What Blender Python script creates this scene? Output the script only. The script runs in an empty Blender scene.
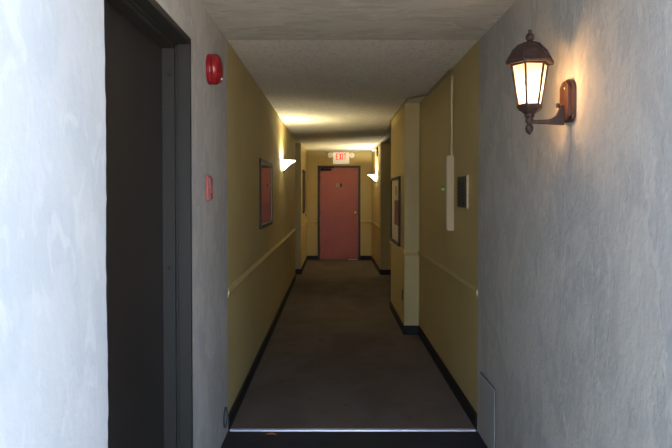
import bpy, bmesh, math, random
from mathutils import Vector, Matrix
random.seed(4)
S = bpy.context.scene
C = S.collection
PI = math.pi

# ---------------- camera, sky, exposure ----------------
EYE = 1.42
H = 2.35                      # ceiling height
cam = bpy.data.cameras.new('camera')
cam.sensor_width = 36; cam.lens = 647/672*36
cam.shift_x = 3/672; cam.shift_y = -15.5/672
cam.clip_start = 0.02
co = bpy.data.objects.new('camera', cam); C.objects.link(co)
co.location = (0, 0, EYE); co.rotation_euler = (math.radians(90-1.2), 0, 0)
S.camera = co
w = bpy.data.worlds.new('sky'); S.world = w; w.use_nodes = True
wn = w.node_tree.nodes; wl = w.node_tree.links
bg = wn['Background']
tc = wn.new('ShaderNodeTexCoord'); sp = wn.new('ShaderNodeSeparateXYZ'); cr = wn.new('ShaderNodeValToRGB')
wl.new(tc.outputs['Generated'], sp.inputs[0]); wl.new(sp.outputs['Z'], cr.inputs[0]); wl.new(cr.outputs[0], bg.inputs[0])
cr.color_ramp.elements[0].position = 0.0; cr.color_ramp.elements[0].color = (0.54, 0.74, 1.06, 1)
cr.color_ramp.elements[1].position = 0.6; cr.color_ramp.elements[1].color = (0.42, 0.60, 0.94, 1)
bg.inputs[1].default_value = 2.6
sun = bpy.data.lights.new('sun', 'SUN'); sun.energy = 24; sun.color = (1,.89,.72); sun.angle = .01
so = bpy.data.objects.new('sun', sun); C.objects.link(so); so.rotation_euler = (math.radians(-36), 0, math.radians(-12))
vs = S.view_settings
S.display_settings.display_device = 'sRGB'
vs.view_transform = 'Standard'; vs.look = 'None'; vs.gamma = 1; vs.use_curve_mapping = False
vs.exposure = 1.6

# ---------------- materials ----------------
def lin(c): return tuple(((v/255)/12.92 if v/255 <= .04045 else ((v/255+.055)/1.055)**2.4) for v in c)
def mat(name, col, rough=.6, metal=0, emis=None, es=0, noise=None, bump=None, coat=0, spec=.5):
    """noise=(scale xyz, col2, lo, hi, distortion); bump=list of (scale xyz, strength, distance)"""
    m = bpy.data.materials.new(name); m.use_nodes = True
    n = m.node_tree.nodes; l = m.node_tree.links; b = n['Principled BSDF']
    b.inputs['Base Color'].default_value = (*col, 1)
    b.inputs['Roughness'].default_value = rough; b.inputs['Metallic'].default_value = metal
    b.inputs['Coat Weight'].default_value = coat; b.inputs['Specular IOR Level'].default_value = spec
    if emis:
        b.inputs['Emission Color'].default_value = (*emis, 1); b.inputs['Emission Strength'].default_value = es
    t = n.new('ShaderNodeTexCoord')
    if noise:
        prev = None
        for (sc, c2, lo, hi, dist) in noise:
            mp = n.new('ShaderNodeMapping'); mp.inputs['Scale'].default_value = sc
            l.new(t.outputs['Object'], mp.inputs[0])
            nz = n.new('ShaderNodeTexNoise'); nz.inputs['Scale'].default_value = 1; nz.inputs['Detail'].default_value = 5
            nz.inputs['Distortion'].default_value = dist; l.new(mp.outputs[0], nz.inputs[0])
            r = n.new('ShaderNodeMapRange'); r.inputs[1].default_value = lo; r.inputs[2].default_value = hi
            l.new(nz.outputs[0], r.inputs[0])
            mx = n.new('ShaderNodeMix'); mx.data_type = 'RGBA'; l.new(r.outputs[0], mx.inputs[0])
            if prev: l.new(prev, mx.inputs[6])
            else: mx.inputs[6].default_value = (*col, 1)
            mx.inputs[7].default_value = (*c2, 1); prev = mx.outputs[2]
        l.new(prev, b.inputs['Base Color'])
    if bump:
        prev = None
        for (sc, st, di) in bump:
            mp = n.new('ShaderNodeMapping'); mp.inputs['Scale'].default_value = sc
            l.new(t.outputs['Object'], mp.inputs[0])
            nz = n.new('ShaderNodeTexNoise'); nz.inputs['Scale'].default_value = 1; nz.inputs['Detail'].default_value = 6
            nz.inputs['Distortion'].default_value = .6
            l.new(mp.outputs[0], nz.inputs[0])
            bp = n.new('ShaderNodeBump'); bp.inputs['Strength'].default_value = st; bp.inputs['Distance'].default_value = di
            l.new(nz.outputs[0], bp.inputs['Height'])
            if prev: l.new(prev, bp.inputs['Normal'])
            prev = bp.outputs[0]
        l.new(prev, b.inputs['Normal'])
    return m
M = {}
M['plaster'] = mat('plaster', (.42,.398,.35), .8,
    noise=[((4.2,4.2,3),(.35,.34,.312),.495,.54,.6), ((3,3,1.6),(.36,.345,.31),.53,.58,1.2), ((16,16,9),(.45,.43,.38),.55,.65,1.0), ((60,60,30),(.39,.373,.335),.5,.65,.5)],
    bump=[((9,9,4.5),.5,.010),((45,45,30),.6,.004),((160,160,120),.4,.0012)])
M['plaster_pale'] = mat('plaster_pale', (.435,.43,.405), .8,
    noise=[((5,5,3.5),(.405,.405,.385),.48,.58,.7), ((14,14,8),(.465,.46,.43),.54,.66,1.0)],
    bump=[((9,9,6),.35,.008),((45,45,35),.4,.003),((160,160,120),.4,.0012)])
M['plaster_ceiling'] = mat('plaster_ceiling', (.50,.465,.39), .85,
    noise=[((3,6,3),(.42,.39,.33),.46,.6,1.2),((8,16,8),(.54,.505,.43),.52,.65,.8)],
    bump=[((6,11,6),.45,.010),((35,50,35),.5,.004)])
M['paper'] = mat('wallpaper', (.475,.365,.145), .62,
    noise=[((30,30,1.5),(.445,.34,.132),.4,.65,0),((1.5,1.5,1.5),(.49,.38,.155),.4,.6,.4)],
    bump=[((220,220,25),.22,.001)])
M['stipple'] = mat('stipple_ceiling', (.74,.69,.62), .9,
    noise=[((2,2,2),(.70,.65,.58),.4,.6,.5),((38,22,38),(.60,.55,.485),.52,.66,.3)], bump=[((55,40,70),1,.012),((20,14,22),.5,.012)])
M['carpet'] = mat('carpet', (.135,.105,.085), .95, spec=.1,
    noise=[((2.2,1.3,1),(.105,.08,.063),.42,.62,.8),((300,300,50),(.16,.125,.10),.5,.7,0),((6,5,1),(.10,.075,.058),.62,.75,.3)],
    bump=[((350,350,350),.7,.003)])
M['dark_floor'] = mat('dark_floor', (.017,.016,.018), .75, spec=.25, noise=[((4,4,4),(.022,.021,.024),.4,.6,.5)], bump=[((120,120,120),.4,.002)])
M['outside_ground'] = mat('outside_ground', (.43,.39,.33), .9, noise=[((3,3,3),(.37,.335,.285),.4,.6,.5)])
M['base'] = mat('baseboard', (.014,.012,.010), .6, spec=.25)
M['steel_frame'] = mat('frame_paint', (.026,.023,.018), .5, spec=.22, noise=[((3,3,1),(.027,.026,.022),.4,.6,0)])
M['dark_door'] = mat('dark_door', (.018,.0145,.012), .42, spec=.35, noise=[((8,8,.6),(.021,.017,.014),.4,.6,0)])
M['red_door'] = mat('red_door', (.36,.085,.052), .42, noise=[((4,4,2),(.32,.075,.048),.4,.6,0)])
M['brown_frame'] = mat('brown_frame', (.045,.026,.016), .5)
M['red'] = mat('red_plastic', (.23,.005,.008), .3, coat=.3)
M['faded_red'] = mat('faded_red', (.30,.095,.07), .4, noise=[((60,60,25),(.30,.06,.045),.45,.6,0)])
M['pale_red'] = mat('pale_red', (.24,.055,.04), .45)
M['black'] = mat('black_lacquer', (.012,.011,.010), .5, spec=.25)
M['silver'] = mat('silver', (.36,.34,.30), .5, metal=.7)
M['brass'] = mat('brass', (.80,.58,.25), .25, metal=1)
M['bronze'] = mat('rusty_bronze', (.036,.019,.014), .55, metal=.05, spec=.25, noise=[((45,45,45),(.095,.038,.02),.55,.72,.3)], bump=[((150,150,150),.4,.001)])
M['copper'] = mat('copper_brown', (.085,.032,.020), .42, metal=.35, noise=[((40,40,40),(.045,.022,.016),.5,.65,.3)], bump=[((150,150,150),.3,.001)])
M['cream_metal'] = mat('cream_metal', (.40,.31,.165), .5)
M['white_plastic'] = mat('white_plastic', (.82,.80,.72), .4)
M['mat_board'] = mat('mat_board', (.58,.52,.36), .7)
M['print_red'] = mat('print_red', (.20,.045,.04), .7)
M['print_orange'] = mat('print_orange', (.45,.20,.05), .7)
M['print_dark'] = mat('print_dark', (.10,.055,.04), .8, noise=[((9,9,9),(.16,.10,.06),.45,.6,.5)])
M['glass_cover'] = mat('picture_glass', (.03,.025,.02), .03, spec=.6)
M['grille'] = mat('grille', (.055,.048,.035), .5)
M['leaf'] = mat('leaf', (.34,.12,.035), .7)
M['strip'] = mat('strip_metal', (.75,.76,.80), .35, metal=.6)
M['patch'] = mat('patch_paint', (.345,.335,.31), .75, bump=[((30,30,12),.3,.002)])
M['groove'] = mat('groove', (.06,.055,.048), .8)
M['green_led'] = mat('green_light', (.02,.2,.05), .4, emis=(.05,.6,.15), es=.35)
M['sign_face'] = mat('sign_face', (.75,.72,.62), .4, emis=(1,.86,.62), es=.10)
M['sign_red'] = mat('sign_red', (.45,.005,.005), .4, emis=(1,.03,.02), es=.5)
M['shade'] = mat('glass_shade', (.85,.83,.72), .4, emis=(1,.92,.60), es=3.2)
M['lens'] = mat('lens', (.8,.78,.68), .15)
def frosted():
    m = bpy.data.materials.new('frosted_pane'); m.use_nodes = True
    n = m.node_tree.nodes; l = m.node_tree.links; n.clear()
    o = n.new('ShaderNodeOutputMaterial'); tr = n.new('ShaderNodeBsdfTransparent'); tl = n.new('ShaderNodeBsdfTranslucent')
    tl.inputs[0].default_value = (.30,.25,.19,1); tr.inputs[0].default_value = (1,.85,.65,1)
    mx = n.new('ShaderNodeMixShader'); mx.inputs[0].default_value = .55
    em = n.new('ShaderNodeEmission'); em.inputs[0].default_value = (1,.66,.36,1); em.inputs[1].default_value = .22
    ad = n.new('ShaderNodeAddShader')
    l.new(tr.outputs[0], mx.inputs[1]); l.new(tl.outputs[0], mx.inputs[2]); l.new(mx.outputs[0], ad.inputs[0])
    l.new(em.outputs[0], ad.inputs[1]); l.new(ad.outputs[0], o.inputs[0]); return m
M['pane'] = frosted()

# ---------------- mesh helpers ----------------
def bm_new(): return bmesh.new()
def box(bm, a, b, bevel=0):
    a = Vector(a); b = Vector(b)
    lo = Vector(map(min, a, b)); hi = Vector(map(max, a, b))
    r = bmesh.ops.create_cube(bm, size=1)
    for v in r['verts']:
        v.co = Vector(((lo[i]+hi[i])/2 + v.co[i]*(hi[i]-lo[i]) for i in range(3)))
    if bevel:
        es = list({e for v in r['verts'] for e in v.link_edges})
        bmesh.ops.bevel(bm, geom=es, offset=bevel, segments=3, profile=.5, affect='EDGES')
    return bm
def prism(bm, pts, axis, t0, t1):
    """closed polygon pts (2D) extruded on axis from t0 to t1"""
    def P(p, t):
        return {'x': (t, p[0], p[1]), 'y': (p[0], t, p[1]), 'z': (p[0], p[1], t)}[axis]
    A = [bm.verts.new(P(p, t0)) for p in pts]; B = [bm.verts.new(P(p, t1)) for p in pts]
    bm.faces.new(A); bm.faces.new(B[::-1])
    for i in range(len(pts)):
        j = (i+1) % len(pts); bm.faces.new((A[j], A[i], B[i], B[j]))
    return bm
def lathe(bm, prof, n=32, centre=(0,0,0), axis='z', a0=0, a1=2*PI, phase=0):
    """prof: list of (radius, height)"""
    full = abs(a1-a0-2*PI) < 1e-6
    cnt = n if full else n+1
    rings = []
    for (r, h) in prof:
        ring = []
        for k in range(cnt):
            a = phase + a0 + (a1-a0)*k/n
            p = (r*math.cos(a), r*math.sin(a), h)
            if axis == 'x': p = (p[2], p[0], p[1])
            if axis == 'y': p = (p[0], p[2], p[1])
            ring.append(bm.verts.new(Vector(p)+Vector(centre)))
        rings.append(ring)
    for i in range(len(rings)-1):
        for k in range(n if full else n):
            k2 = (k+1) % cnt
            bm.faces.new((rings[i][k], rings[i][k2], rings[i+1][k2], rings[i+1][k]))
    if full:
        if prof[0][0] > 1e-5: bm.faces.new(rings[0][::-1])
        if prof[-1][0] > 1e-5: bm.faces.new(rings[-1])
    bmesh.ops.remove_doubles(bm, verts=bm.verts, dist=1e-6)
    return bm
def tube(bm, pts, r, n=10, sx=1):
    pts = [Vector(p) for p in pts]; rings = []
    for i, p in enumerate(pts):
        d = (pts[min(i+1, len(pts)-1)] - pts[max(i-1, 0)]).normalized()
        u = d.cross(Vector((0,0,1)))
        if u.length < .05: u = d.cross(Vector((0,1,0)))
        u.normalize(); v = d.cross(u).normalized()
        rr = r[i] if isinstance(r, (list, tuple)) else r
        rings.append([bm.verts.new(p + u*rr*math.cos(2*PI*k/n) + v*rr*math.sin(2*PI*k/n)*sx) for k in range(n)])
    for i in range(len(rings)-1):
        for k in range(n):
            bm.faces.new((rings[i][k], rings[i][(k+1)%n], rings[i+1][(k+1)%n], rings[i+1][k]))
    bm.faces.new(rings[0][::-1]); bm.faces.new(rings[-1])
    return bm
def obj(name, bm, m, parent=None, smooth=False):
    bmesh.ops.recalc_face_normals(bm, faces=bm.faces)
    me = bpy.data.meshes.new(name); bm.to_mesh(me); bm.free()
    me.materials.append(M[m])
    if smooth:
        for p in me.polygons: p.use_smooth = True
        me.set_sharp_from_angle(angle=math.radians(35))
    o = bpy.data.objects.new(name, me); C.objects.link(o)
    if parent:
        o.parent = parent; o.matrix_parent_inverse = Matrix.Translation(parent.location).inverted()
    return o
def tag(o, label, cat, group=None):
    o['label'] = label; o['category'] = cat
    if group: o['group'] = group
    return o
def thing(name, label, cat, loc, group=None):
    o = bpy.data.objects.new(name, None); C.objects.link(o); o.location = loc
    o.empty_display_size = .05
    return tag(o, label, cat, group)
def struct(name, bm, m, label=None, cat=None, parent=None, smooth=False):
    o = obj(name, bm, m, parent, smooth)
    if not parent:
        o['kind'] = 'structure'
        if label: o['label'] = label
        if cat: o['category'] = cat
    return o

# ---------------- plan of the corridor (metres; y runs away from the camera) ----------------
L = -.632; R = .87
Y0 = 3.875           # carpet begins, plaster ends
PX = .725; PY0 = 6.56; PY1 = 8.09      # pier on the right
LY1 = 10.87; LB = 11.57; LX = -.575    # opening and second block on the left
RB = 11.49; RX = .845                  # second block on the right
YF = 14.13
DY0, DY1, DH = 1.76, 2.86, 2.105       # dark door opening with its frame

# floors
bm = bm_new(); box(bm, (-1.0, 2.6, -.2), (1.2, Y0, 0)); struct('floor', bm, 'dark_floor', 'dark floor of the open entry passage in front of the carpet', 'floor')
bm = bm_new(); box(bm, (-3.2, Y0, -.2), (4.2, YF+.2, 0)); struct('floor', bm, 'carpet', 'brown worn carpet running down the corridor', 'floor')
bm = bm_new(); box(bm, (-14, -18, -.25), (14, 1.1, -.004)); box(bm, (-1.0, 1.1, -.25), (R+.02, 2.6, -.004)); struct('ground', bm, 'outside_ground', 'pale paving outside the passage', 'ground')
# ceilings
bm = bm_new(); box(bm, (-1.0, 1.2, H-.008), (1.2, Y0, H+.25)); struct('ceiling', bm, 'plaster_ceiling', 'trowelled beige plaster ceiling over the entry', 'ceiling')
bm = bm_new(); box(bm, (-3.2, Y0, H), (4.2, YF+.2, H+.25)); struct('ceiling', bm, 'stipple', 'pale stippled corridor ceiling', 'ceiling')

# left plaster next to the camera: its far edge is ragged over the door frame
bm = bm_new()
yE = 1.716; nseg = 90; edge = []
for i in range(nseg+1):
    z = H*i/nseg
    edge.append((yE + random.uniform(-.0035, .0035) + .003*math.sin(z*9), z))
prism(bm, [(-3.0, 0)] + edge + [(-3.0, H)], 'x', -1.0, L+.03)
struct('wall_left', bm, 'plaster_pale', 'bright bluish white plaster wall nearest on the left', 'wall')
# plaster around the dark door
bm = bm_new()
box(bm, (-1.0, DY1, 0), (L, Y0, H)); box(bm, (-1.0, 1.70, DH), (L, DY1, H))
struct('wall_left', bm, 'plaster', 'grey trowelled plaster wall between the dark door and the corridor', 'wall')
bm = bm_new(); box(bm, (-1.0, 1.70, 0), (-.80, DY1, DH)); struct('wall_left', bm, 'plaster')
# papered left walls
bm = bm_new(); box(bm, (-1.0, Y0, 0), (L-.003, LY1, H)); struct('wall_left', bm, 'paper', 'khaki papered long left corridor wall', 'wall')
bm = bm_new(); box(bm, (-3.2, LB, 0), (LX, YF+.2, H)); struct('wall_left', bm, 'paper', 'khaki papered short left wall before the far door', 'wall')
bm = bm_new(); box(bm, (-3.2, LY1, 0), (-3.0, LB, H)); box(bm, (-3.0, LY1-.2, 0), (-1.0, LY1, H)); struct('wall_left', bm, 'paper')
# right plaster
bm = bm_new(); box(bm, (R, .85, 0), (1.2, Y0, H)); box(bm, (1.2, .85, 0), (6, 1.1, H+.25))
struct('wall_right', bm, 'plaster', 'blue grey trowelled plaster wall carrying the lantern', 'wall')
bm = bm_new(); box(bm, (R+.005, Y0, 0), (1.2, PY0, H)); box(bm, (PX, PY0, 0), (1.2, PY1, H)); struct('wall_right', bm, 'paper', 'khaki papered right wall with a projecting pier', 'wall')
bm = bm_new(); box(bm, (RX, RB, 0), (4.2, YF+.2, H)); struct('wall_right', bm, 'paper', 'khaki papered right wall block before the far door', 'wall')
bm = bm_new(); box(bm, (1.2, PY1-.2, 0), (4.2, PY1, H)); box(bm, (4.0, PY1, 0), (4.2, RB, H)); struct('wall_right', bm, 'paper')
# far wall with the doorway
DL, DR, DT = -.335, .600, 2.06       # outer edges of the far door frame
bm = bm_new()
box(bm, (LX, YF, 0), (DL+.03, YF+.2, H)); box(bm, (DR-.03, YF, 0), (RX, YF+.2, H)); box(bm, (DL+.03, YF, DT-.03), (DR-.03, YF+.2, H))
struct('wall_back', bm, 'paper', 'khaki end wall around the red door', 'wall')

# baseboards
def baseboard(name, segs):
    bm = bm_new()
    for a, b in segs: box(bm, a, b)
    return struct(name, bm, 'base')
bh, bt = .092, .012
baseboard('baseboard_left', [((L-.003, Y0+.01, 0), (L-.003+bt, LY1+bt, bh)), ((-1.0, LY1, 0), (L-.003, LY1+bt, bh))])
baseboard('baseboard_left', [((-3.0, LB-bt, 0), (LX+bt, LB, bh)), ((LX, LB, 0), (LX+bt, YF, bh))])
baseboard('baseboard_right', [((R+.005-bt, Y0+.01, 0), (R+.005, PY0, bh)), ((PX-bt, PY0-bt, 0), (R+.005, PY0, bh)), ((PX-bt, PY0, 0), (PX, PY1+bt, bh)), ((PX, PY1, 0), (4.0, PY1+bt, bh))])
baseboard('baseboard_right', [((RX-bt, RB-bt, 0), (4.0, RB, bh)), ((RX-bt, RB, 0), (RX, YF, bh))])
baseboard('baseboard_back', [((LX+bt, YF-bt, 0), (DL, YF, bh)), ((DR, YF-bt, 0), (RX-bt, YF, bh))])
# dado rail
prof = [(0, .80), (.006, .803), (.008, .815), (.014, .825), (.016, .838), (.012, .846), (.008, .85), (.006, .86), (0, .863)]
def rail(name, path):
    """path: plan points; the rail projects to the left of the walking direction"""
    bm = bm_new(); P = [Vector(p) for p in path]; rings = []
    for i, p in enumerate(P):
        ns = []
        if i > 0: d = (P[i]-P[i-1]).normalized(); ns.append(Vector((-d.y, d.x)))
        if i < len(P)-1: d = (P[i+1]-P[i]).normalized(); ns.append(Vector((-d.y, d.x)))
        n = ns[0] if len(ns) == 1 else (ns[0]+ns[1])/(1+ns[0].dot(ns[1]))
        rings.append([bm.verts.new((p.x+n.x*t, p.y+n.y*t, z)) for t, z in prof])
    for i in range(len(rings)-1):
        for k in range(len(prof)-1): bm.faces.new((rings[i][k], rings[i][k+1], rings[i+1][k+1], rings[i+1][k]))
    bm.faces.new(rings[0]); bm.faces.new(rings[-1])
    return struct(name, bm, 'paper', smooth=False)
rail('trim_1', [(-1.0, LY1), (L-.003, LY1), (L-.003, Y0+.0)])
rail('trim_2', [(DL, YF), (LX, YF), (LX, LB), (-3.0, LB)])
rail('trim_3', [(R+.005, Y0+.0), (R+.005, PY0), (PX, PY0), (PX, PY1), (4.0, PY1)])
rail('trim_4', [(4.0, RB), (RX, RB), (RX, YF), (DR, YF)])

# ---------------- dark door on the left ----------------
d1 = bpy.data.objects.new('door_1', None); C.objects.link(d1); d1.location = (-.70, (DY0+DY1)/2, 0); d1['kind'] = 'structure'
d1['label'] = 'dark brown metal door set deep in a grey steel frame on the left'; d1['category'] = 'door'
bm = bm_new(); fw = .045; XF = L+.008
# door frame: face trim, then rabbeted jamb going back to the leaf
def jamb_prof(sign):   # (x, y offset from outer edge inward)
    return [(XF, 0), (XF, .028), (L-.045, .028), (L-.045, .036), (L-.050, .036), (L-.050, .030), (L-.055, .030), (L-.055, .050), (-.80, .050), (-.80, 0)]
for sgn, y in ((1, DY1), (-1, DY0)):
    prism(bm, [(x, y - sgn*t) for x, t in jamb_prof(1)], 'z', 0, DH)
prism(bm, [(x, DH-t) for x, t in jamb_prof(1)], 'y', DY0+.0, DY1)
obj('door_frame', bm, 'steel_frame', d1)
bm = bm_new(); box(bm, (-.779, DY0+.052, .008), (-.739, DY1-.052, DH-.052), .002); obj('door_leaf', bm, 'dark_door', d1)
for z in (1.94, 1.105, .27):
    bm = bm_new(); lathe(bm, [(.009, 0), (.009, .002), (.006, .005), (0, .006)], 16, (0,0,0), 'y')
    for v in bm.verts: v.co.y *= -1; v.co += Vector((-.710, DY1-.050, z))
    obj('bolt', bm, 'steel_frame', d1, True)

# ---------------- red door at the end ----------------
d2 = bpy.data.objects.new('door_2', None); C.objects.link(d2); d2.location = ((DL+DR)/2, YF, 0); d2['kind'] = 'structure'
d2['label'] = 'dull red painted door with dark frame at the end of the corridor'; d2['category'] = 'door'
bm = bm_new()
fw = .05
for x0, x1 in ((DL, DL+fw), (DR-fw, DR)): box(bm, (x0, YF-.018, 0), (x1, YF+.09, DT-fw), .003)
box(bm, (DL, YF-.018, DT-fw), (DR, YF+.09, DT), .003); obj('door_frame', bm, 'brown_frame', d2)
bm = bm_new(); box(bm, (DL+fw+.003, YF+.012, .012), (DR-fw-.003, YF+.055, DT-fw-.003), .002); leaf = obj('door_leaf', bm, 'red_door', d2)
bm = bm_new(); lathe(bm, [(.032, 0), (.032, .006), (.012, .010), (.011, .035), (.024, .042), (.030, .055), (.026, .068), (0, .074)], 24, (0,0,0), 'y')
for v in bm.verts: v.co.y *= -1; v.co += Vector((.490, YF+.012, 1.035))
obj('door_knob', bm, 'brass', d2, True)
bm = bm_new(); box(bm, (DL+.06, YF-.06, 1.945), (DL+.30, YF+.012, 1.995), .006); obj('door_closer', bm, 'black', d2)
bm = bm_new(); tube(bm, [(DL+.10, YF-.03, 1.995), (DL+.10, YF-.03, 2.012)], .012); tube(bm, [(DL+.10, YF-.035, 2.010), (DL+.36, YF-.06, 2.012)], .010); tube(bm, [(DL+.36, YF-.06, 2.012), (DL+.24, YF+.0, 2.03)], .008)
obj('closer_arm', bm, 'black', d2)
for x, m_ in ((.075, 'silver'), (.118, 'silver'), (.175, 'black')):
    bm = bm_new(); box(bm, (x-.009 if m_ != 'black' else x-.018, YF+.006, 1.595), (x+.009 if m_ != 'black' else x+.018, YF+.012, 1.672), .001); obj('number_plate', bm, m_, d2)
for z in (.25, 1.05, 1.78):
    bm = bm_new(); tube(bm, [(DL+fw+.001, YF-.016, z-.05), (DL+fw+.001, YF-.016, z+.05)], .007); obj('hinge', bm, 'brown_frame', d2)
bm = bm_new(); box(bm, (DL+fw, YF-.018, 0), (DR-fw, YF+.09, .008)); obj('door_sill', bm, 'brown_frame', d2)
bm = bm_new(); box(bm, (DR-.26, YF-.022, 0), (DR-.07, YF-.005, .014), .002); obj('light_gap_strip', bm, 'strip', d2)  # bright strip added to stand for light showing under the door
# space behind the door leaf
bm = bm_new(); box(bm, (DL, YF+.2, 0), (DR, YF+.25, DT)); struct('wall_back', bm, 'paper')

# ---------------- EXIT sign ----------------
sx0, sx1, sz0, sz1 = -.003, .352, 2.095, H-.008
t = thing('exit_sign', 'lit white EXIT sign with red letters and two lamp heads above red door', 'exit sign', ((sx0+sx1)/2, YF-.03, sz0))
bm = bm_new(); box(bm, (sx0, YF-.058, sz0), (sx1, YF, sz1), .006); obj('housing', bm, 'sign_face', t)
bm = bm_new()
yy0, yy1 = YF-.062, YF-.057
zb, zt = sz0+.088, sz1-.022; hh = zt-zb; st = .019
def seg(x0, z0, x1, z1): box(bm, (x0, yy0, z0), (x1, yy1, z1))
x = sx0+.066; W = .056
seg(x, zb, x+st, zt)
for z in (zb, zb+hh/2-st/2, zt-st): seg(x+st, z, x+W-(.008 if z == zb+hh/2-st/2 else 0), z+st)
x += W+.012
for a, b in (((x, zb), (x+W-st, zt)), ((x, zt), (x+W-st, zb))):
    prism(bm, [(a[0], a[1]), (a[0]+st*1.15, a[1]), (b[0]+st*1.15, b[1]), b], 'y', yy0, yy1)
x += W+.014; seg(x, zb, x+st*1.1, zt)
x += st+.012; seg(x, zt-st, x+W, zt); seg(x+W/2-st/2, zb, x+W/2+st/2, zt-st)
obj('letters', bm, 'sign_red', t)
for sg, cx in ((-1, sx0-.045), (1, sx1+.045)):
    bm = bm_new(); cy = YF-.055; cz = sz1-.062
    lathe(bm, [(.022, .03), (.040, .02), (.052, -.01), (.056, -.03), (.048, -.031)], 20, (cx+sg*.012, cy, cz), 'y')
    tube(bm, [(cx-sg*.045, YF-.03, cz+.012), (cx, YF-.03, cz)], .012)
    h = obj('lamp_head', bm, 'white_plastic', t, True)
    bm = bm_new(); lathe(bm, [(0, -.037), (.025, -.034), (.039, -.029)], 20, (cx+sg*.012, cy, cz), 'y'); obj('lens', bm, 'lens', h, True)

# ---------------- wall sconces ----------------
def sconce(label, X, Y, Z, s, power):
    """s = +1 projects to +x (left wall), -1 projects to -x"""
    t = thing('wall_sconce', label, 'wall light', (X, Y, Z), 'corridor sconces')
    bm = bm_new(); prof = [(.016, -.120), (.030, -.108), (.052, -.086), (.080, -.058), (.112, -.032), (.145, -.010), (.172, .004)]
    n = 24; outer = []; inner = []
    for r, h in prof:
        outer.append([bm.verts.new((s*r*math.sin(PI*k/n)*1.0+s*.004, r*math.cos(PI*k/n)*.95, h)) for k in range(n+1)])
        r2 = max(r-.006, .004); inner.append([bm.verts.new((s*r2*math.sin(PI*k/n)+s*.004, r2*math.cos(PI*k/n)*.95, h+.006)) for k in range(n+1)])
    for G, f in ((outer, 0), (inner, 1)):
        for i in range(len(G)-1):
            for k in range(n): bm.faces.new((G[i][k], G[i][k+1], G[i+1][k+1], G[i+1][k]))
    for k in range(n): bm.faces.new((outer[-1][k], outer[-1][k+1], inner[-1][k+1], inner[-1][k]))
    bm.faces.new(outer[0][::-1])
    for v in bm.verts: v.co += Vector((X, Y, Z))
    obj('glass_shade', bm, 'shade', t, True)
    bm = bm_new(); lathe(bm, [(0, -.150), (.008, -.145), (.011, -.135), (.016, -.128), (.022, -.119), (.022, -.112)], 20, (X+s*.022, Y, Z)); obj('finial', bm, 'bronze', t, True)
    bm = bm_new(); lathe(bm, [(.045, 0), (.045, .004)], 24, (0,0,0), 'x')
    for v in bm.verts: v.co.x *= s; v.co += Vector((X, Y, Z-.07))
    obj('back_plate', bm, 'white_plastic', t, True)
    li = bpy.data.lights.new('sconce_bulb', 'POINT'); li.energy = power; li.color = (1, .90, .55); li.shadow_soft_size = .012
    lo = bpy.data.objects.new('sconce_bulb', li); C.objects.link(lo); lo.location = (X+s*.060, Y, Z-.03)
    lo.parent = t; lo.matrix_parent_inverse = Matrix.Translation(t.location).inverted()
    return t
sconce('glowing fan-shaped glass sconce on the long left corridor wall beyond the picture', L-.003, 8.0, 1.835, 1, 12)
sconce('glowing fan-shaped glass sconce on the far right wall beside the red door', RX, 12.55, 1.80, -1, 28)

# ---------------- lantern ----------------
LYc = 2.375; LXc = .719; 
t = thing('wall_lantern', 'lit rusty bronze carriage lantern on bracket on right plaster wall', 'lantern', (R, LYc, 1.60))
cz = 1.42
z_of = lambda py: EYE + (195-py)/272
def hexl(prof, ph=0, n=6, bm=None):
    bm = bm or bm_new(); return lathe(bm, prof, n, (LXc, LYc, 0), 'z', phase=ph)
zt_, zb_ = z_of(66), z_of(106)     # glass top and bottom
rt, rb = .066, .041
# glass panes (one mesh each)
def hv(r, k, z): a = k*PI/3; return Vector((LXc+r*math.cos(a), LYc+r*math.sin(a), z))
for k in range(6):
    bm = bm_new()
    q = [hv(rb*.97, k, zb_), hv(rb*.97, k+1, zb_), hv(rt*.97, k+1, zt_), hv(rt*.97, k, zt_)]
    bm.faces.new([bm.verts.new(v) for v in q]); obj('glass_pane', bm, 'pane', t)
bm = bm_new()
for k in range(6): tube(bm, [hv(rb, k, zb_-.002), hv(rt, k, zt_+.002)], .0042, 8)
for z, r in ((zb_, rb), (zt_, rt)):
    for k in range(6): tube(bm, [hv(r, k, z), hv(r, k+1, z)], .0042, 8)
obj('cage', bm, 'bronze', t)
# roof: hexagonal dome with rim
zr = z_of(64)
bm = bm_new(); hexl([(rt-.002, zr-.004), (.086, zr-.006), (.089, zr+.002), (.080, zr+.010), (.074, zr+.022), (.062, zr+.044), (.044, zr+.062), (.024, zr+.072), (.014, zr+.075)], bm=bm)
for k in range(6):
    tube(bm, [hv(.087, k, zr+.003), hv(.080, k, zr+.013), hv(.073, k, zr+.026), hv(.061, k, zr+.047), hv(.043, k, zr+.064), hv(.016, k, zr+.075)], .0035, 6)
roof = obj('roof', bm, 'bronze', t)
bm = bm_new(); lathe(bm, [(.016, zr+0.0700), (.019, zr+0.0750), (.014, zr+0.0784), (.011, zr+0.0818), (.014, zr+0.0860), (.0165, zr+0.0927), (.015, zr+0.1002), (.009, zr+0.1070), (.006, zr+0.1103), (.0075, zr+0.1145), (.006, zr+0.1196), (0, zr+0.1229)], 20, (LXc, LYc, 0)); obj('top_finial', bm, 'bronze', t, True)
bm = bm_new(); hexl([(rb+.004, zb_+.002), (rb+.007, zb_-.006), (rb-.002, zb_-.018), (.026, zb_-.026), (.019, zb_-.032)], bm=bm); obj('bottom_cup', bm, 'bronze', t)
zc = z_of(118)
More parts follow.
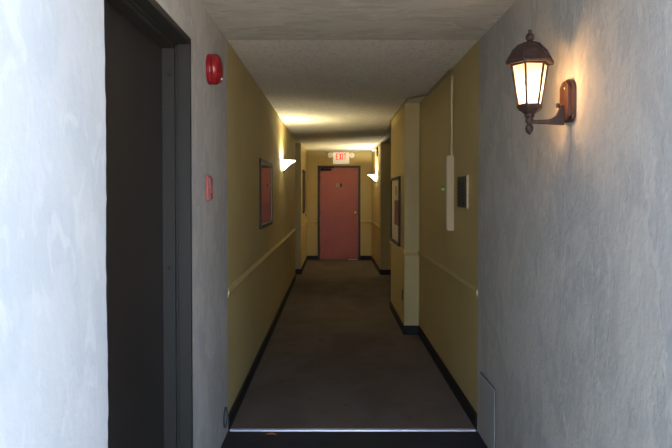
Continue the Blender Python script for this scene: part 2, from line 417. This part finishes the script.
bm = bm_new(); lathe(bm, [(.017, zb_-.030), (.018, zb_-.040), (.013, zb_-.045), (.015, zb_-.055), (.012, zb_-.064), (.007, zb_-.068), (.012, zb_-.074), (.015, zb_-.084), (.012, zb_-.096), (.005, zb_-.104), (0, zb_-.108)], 20, (LXc, LYc, 0)); obj('bottom_finial', bm, 'bronze', t, True)
bm = bm_new(); za = zb_-.052
pts = [(LXc, za), (.775, za-.002), (.800, za+.002), (.818, za+.014), (.828, za+.034), (.832, za+.052), (.845, za+.052), (.845, za-.020), (.815, za-.018), (.78, za-.015), (LXc, za-.014)]
prism(bm, pts, 'y', LYc-.010, LYc+.010); tube(bm, [(.822, LYc, za+.044), (.822, LYc, za+.060)], .007)
bmesh.ops.bevel(bm, geom=list(bm.edges), offset=.0015, segments=1, affect='EDGES')
obj('arm', bm, 'bronze', t)
# backplate with rounded ends
zp0, zp1 = z_of(123), z_of(80)
def plate(x0, x1, w, inset):
    pts = []; r = w/2; cy = LYc
    for k in range(13): a = PI*k/12; pts.append((cy+r*math.cos(a), zp1-inset-r*.75+r*.75*math.sin(a)))
    for k in range(13): a = PI+PI*k/12; pts.append((cy+r*math.cos(a), zp0+inset+r*.4+r*.4*math.sin(a)))
    return prism(bm, pts, 'x', x0, x1)
bm = bm_new(); plate(R-.001, R-.014, .108, 0); plate(R-.014, R-.026, .088, .008); 
bp_ = obj('back_plate', bm, 'copper', t)
bm = bm_new(); lathe(bm, [(.006, 0), (.006, .003), (0, .006)], 12, (0,0,0), 'x')
for v in bm.verts: v.co.x *= -1; v.co += Vector((R-.026, LYc-.01, zp1-.035))
obj('screw', bm, 'brass', bp_, True)
bm = bm_new(); lathe(bm, [(.013, zb_-.004), (.013, z_of(103)), (.010, z_of(101.5))], 16, (LXc, LYc, 0)); obj('lamp_socket', bm, 'bronze', t, True)
for dz in (0,):
    li = bpy.data.lights.new('lantern_bulb', 'POINT'); li.energy = 2.5; li.color = (1, .64, .33); li.shadow_soft_size = .022
    lo = bpy.data.objects.new('lantern_bulb', li); C.objects.link(lo); lo.location = (LXc, LYc, z_of(90)); lo.parent = t
    lo.matrix_parent_inverse = Matrix.Translation(t.location).inverted()

# ---------------- fire alarm bell / strobe and pull station ----------------
yA = .6*647/118
t = thing('fire_alarm', 'round glossy red fire alarm high on left plaster wall', 'fire alarm', (L, 3.27, 1.98))
bm = bm_new(); lathe(bm, [(.076, 0), (.078, .006), (.076, .022), (.070, .026)], 36, (0,0,0), 'x')
for v in bm.verts: v.co += Vector((L, 3.30, 2.058))
obj('base', bm, 'red', t, True)
bm = bm_new(); lathe(bm, [(.064, .020), (.064, .024), (.076, .026), (.079, .034), (.077, .044), (.069, .056), (.055, .065), (.035, .071), (.015, .074), (0, .0745)], 36, (0,0,0), 'x')
for v in bm.verts: v.co += Vector((L, 3.30, 2.058))
obj('dome', bm, 'red', t, True)
bm = bm_new(); lathe(bm, [(.007, .066), (.007, .078), (0, .080)], 12, (0,0,0), 'x')
for v in bm.verts: v.co += Vector((L, 3.285, 2.006))
obj('screw', bm, 'silver', t, True)
t = thing('fire_alarm_pull', 'small faded red pull station on left plaster wall below round alarm', 'fire alarm pull', (L, 3.30, 1.39))
bm = bm_new(); box(bm, (L, 3.205, 1.392), (L+.016, 3.275, 1.518), .004); pb = obj('back_box', bm, 'faded_red', t)
bm = bm_new(); box(bm, (L+.016, 3.210, 1.398), (L+.026, 3.270, 1.508), .004); obj('cover', bm, 'pale_red', t)
bm = bm_new(); box(bm, (L+.026, 3.220, 1.425), (L+.033, 3.260, 1.442), .002); box(bm, (L+.026, 3.232, 1.442), (L+.031, 3.248, 1.47), .002); obj('pull_bar', bm, 'faded_red', t)

# ---------------- framed pictures ----------------
def picture(name, label, X, y0, y1, z0, z1, s, fw, depth, face, extra=None, rim='silver'):
    t = thing(name, label, 'picture', (X, (y0+y1)/2, z0))
    def ring(bm, a, b, w_, x0, x1, bev=.002):
        (ya, za), (yb, zb2) = a, b
        box(bm, (x0, ya, za), (x1, ya+w_, zb2), bev); box(bm, (x0, yb-w_, za), (x1, yb, zb2), bev)
        box(bm, (x0, ya+w_, za), (x1, yb-w_, za+w_), bev); box(bm, (x0, ya+w_, zb2-w_), (x1, yb-w_, zb2), bev)
    bm = bm_new(); ring(bm, (y0, z0), (y1, z1), fw, X, X+s*depth); obj('frame', bm, 'black', t)
    if rim:
        bm = bm_new(); ring(bm, (y0+fw, z0+fw), (y1-fw, z1-fw), .010, X+s*.002, X+s*.009, .001); obj('inner_rim', bm, rim, t)
    bm = bm_new(); box(bm, (X+s*.001, y0+fw, z0+fw), (X+s*.006, y1-fw, z1-fw)); pr = obj('print', bm, face, t)
    return t, pr
t, pr = picture('framed_picture', 'black and silver framed picture under glass on left wall before the sconce', L-.003, 5.58, 6.63, 1.122, 1.739, 1, .030, .016, 'glass_cover')
t, pr = picture('framed_picture', 'thin dark framed picture on the short left wall by the red door', LX, 12.2, 13.0, 1.07, 1.90, 1, .03, .02, 'print_dark', rim=None)
t, pr = picture('framed_picture', 'dark framed cream print with red and orange blocks on the right pier', PX, 6.93, 7.90, .865, 1.62, -1, .030, .024, 'mat_board')
bm = bm_new(); box(bm, (PX-.0075, 7.10, 1.08), (PX-.006, 7.55, 1.36)); obj('printed_block', bm, 'print_red', pr)
bm = bm_new(); box(bm, (PX-.0075, 7.28, 1.42), (PX-.006, 7.47, 1.52)); obj('printed_block', bm, 'print_orange', pr)

# ---------------- electrical box, conduit, grille on the right wall ----------------
RW = R+.005
t = thing('electrical_box', 'tall narrow cream metal box with green lights on right wall', 'electrical box', (RW, 4.8, 1.20))
bm = bm_new(); box(bm, (RW-.050, 4.68, 1.16), (RW, 4.93, 1.705), .002); obj('housing', bm, 'cream_metal', t)
bm = bm_new(); box(bm, (RW-.053, 4.69, 1.17), (RW-.050, 4.92, 1.695), .001); obj('cover', bm, 'cream_metal', t)
for y in (4.80, 4.86):
    bm = bm_new(); lathe(bm, [(.008, 0), (.006, .004), (0, .006)], 10, (0,0,0), 'x')
    for v in bm.verts: v.co.x *= -1; v.co += Vector((RW-.053, y, 1.463))
    obj('indicator_light', bm, 'green_led', t)
bm = bm_new(); cd = RW-.014
path = [(cd, 4.70, 1.706), (cd, 4.70, H-.07), (cd, 4.715, H-.035), (cd, 4.75, H-.016), (cd, 4.80, H-.012), (cd, 5.95, H-.012), (PX-.014, 6.20, H-.012), (PX-.014, 6.3, H-.012), (PX-.014, PY1, H-.012), (PX+.02, 8.4, H-.012), (RX-.03, 11.2, H-.012), (RX-.03, 12.3, H-.012)]
tube(bm, path, .0095, 10)
cnd = obj('conduit', bm, 'cream_metal', None, True); tag(cnd, 'thin cream conduit rising from the cream box and running along the ceiling', 'conduit')
t = thing('wall_grille', 'small dark grille panel with bright edge on right wall beside cream box', 'grille', (RW, 4.36, 1.34))
bm = bm_new(); box(bm, (RW-.006, 4.18, 1.335), (RW, 4.52, 1.545), .001); obj('back_panel', bm, 'grille', t)
bm = bm_new(); box(bm, (RW-.012, 4.175, 1.33), (RW, 4.205, 1.55), .001); obj('edge_strip', bm, 'cream_metal', t)
bm = bm_new()
for i in range(9):
    z = 1.350+i*.0225; box(bm, (RW-.013, 4.22, z), (RW-.004, 4.51, z+.006))
for i in range(6):
    y = 4.24+i*.05; box(bm, (RW-.010, y, 1.342), (RW-.006, y+.008, 1.54))
obj('slats', bm, 'steel_frame', t)

# ---------------- small fittings ----------------
def outlet(name, label, cat, X, Y, Z, s, m, dark='black'):
    t = thing(name, label, cat, (X, Y, Z-.06))
    bm = bm_new(); box(bm, (X, Y-.036, Z-.058), (X+s*.006, Y+.036, Z+.058), .002); obj('cover_plate', bm, m, t)
    if cat == 'outlet':
        for dz in (-.022, .022):
            bm = bm_new(); box(bm, (X+s*.006, Y-.014, Z+dz-.013), (X+s*.009, Y+.014, Z+dz+.013), .002); obj('socket', bm, dark, t)
    else:
        bm = bm_new(); box(bm, (X+s*.006, Y-.006, Z-.012), (X+s*.016, Y+.006, Z+.012), .001); obj('toggle', bm, dark, t)
outlet('wall_outlet', 'dark outlet low on the right pier beneath its print', 'outlet', PX, 6.72, .38, -1, 'brown_frame')
outlet('wall_outlet', 'pale outlet low on the right wall next to the red door', 'outlet', RX, 13.1, .30, -1, 'white_plastic')
outlet('light_switch', 'small dark switch on the short left wall by the end', 'switch', LX, 13.45, 1.0, 1, 'brown_frame')
t = thing('junction_box', 'small white and dark box under ceiling above the far right sconce', 'box', (RX, 12.3, H-.19))
bm = bm_new(); box(bm, (RX-.02, 12.22, H-.20), (RX, 12.36, H-.02), .003); obj('back_box', bm, 'black', t)
bm = bm_new(); box(bm, (RX-.09, 12.40, H-.075), (RX, 12.60, H-.015), .008); obj('housing', bm, 'white_plastic', t)

t = thing('round_cover', 'small round recessed cover low on left plaster wall by the carpet edge', 'cover plate', (L, 3.75, .06))
bm = bm_new(); lathe(bm, [(.040, .004), (.046, .009), (.058, .008), (.062, .0)], 28, (0,0,0), 'x')
for v in bm.verts: v.co += Vector((L, 3.75, .122))
obj('rim', bm, 'groove', t, True)
bm = bm_new(); lathe(bm, [(.042, .0), (.042, .004), (0, .005)], 28, (0,0,0), 'x')
for v in bm.verts: v.co += Vector((L, 3.75, .122))
obj('disc', bm, 'patch', t, True)

t = thing('access_panel', 'plaster coloured access hatch low on right wall near carpet edge', 'access panel', (R, 3.6, .0))
bm = bm_new(); box(bm, (R-.004, 3.43, .015), (R, 3.78, .382)); obj('surround', bm, 'groove', t)
bm = bm_new(); box(bm, (R-.008, 3.434, .018), (R-.002, 3.776, .376), .001); obj('hatch', bm, 'patch', t)

# threshold strip and leaf
bm = bm_new(); prism(bm, [(Y0-.016, 0), (Y0-.014, .004), (Y0-.004, .007), (Y0+.012, .006), (Y0+.014, 0)], 'x', L+.012, R-.012)
o = obj('threshold_strip', bm, 'strip'); tag(o, 'thin bright metal strip across the floor at the carpet edge', 'threshold')
bm = bm_new()
lv = [(0,0,.004),(.014,.008,.010),(.030,.010,.012),(.046,.004,.008),(.056,-.004,.004),(.040,-.012,.011),(.022,-.014,.014),(.008,-.008,.009)]
A = [bm.verts.new((-.40+a*1.25, 3.80+b*1.3, c)) for a, b, c in lv]; B = [bm.verts.new((-.40+a*1.25, 3.80+b*1.3, c-.0025)) for a, b, c in lv]
ca = bm.verts.new((-.366, 3.797, .007)); cb = bm.verts.new((-.366, 3.797, .004))
for i in range(8):
    j = (i+1) % 8; bm.faces.new((A[i], A[j], ca)); bm.faces.new((B[j], B[i], cb)); bm.faces.new((A[j], A[i], B[i], B[j]))
o = obj('dry_leaf', bm, 'leaf'); tag(o, 'small curled brown dry leaf on dark floor before the metal strip', 'leaf')
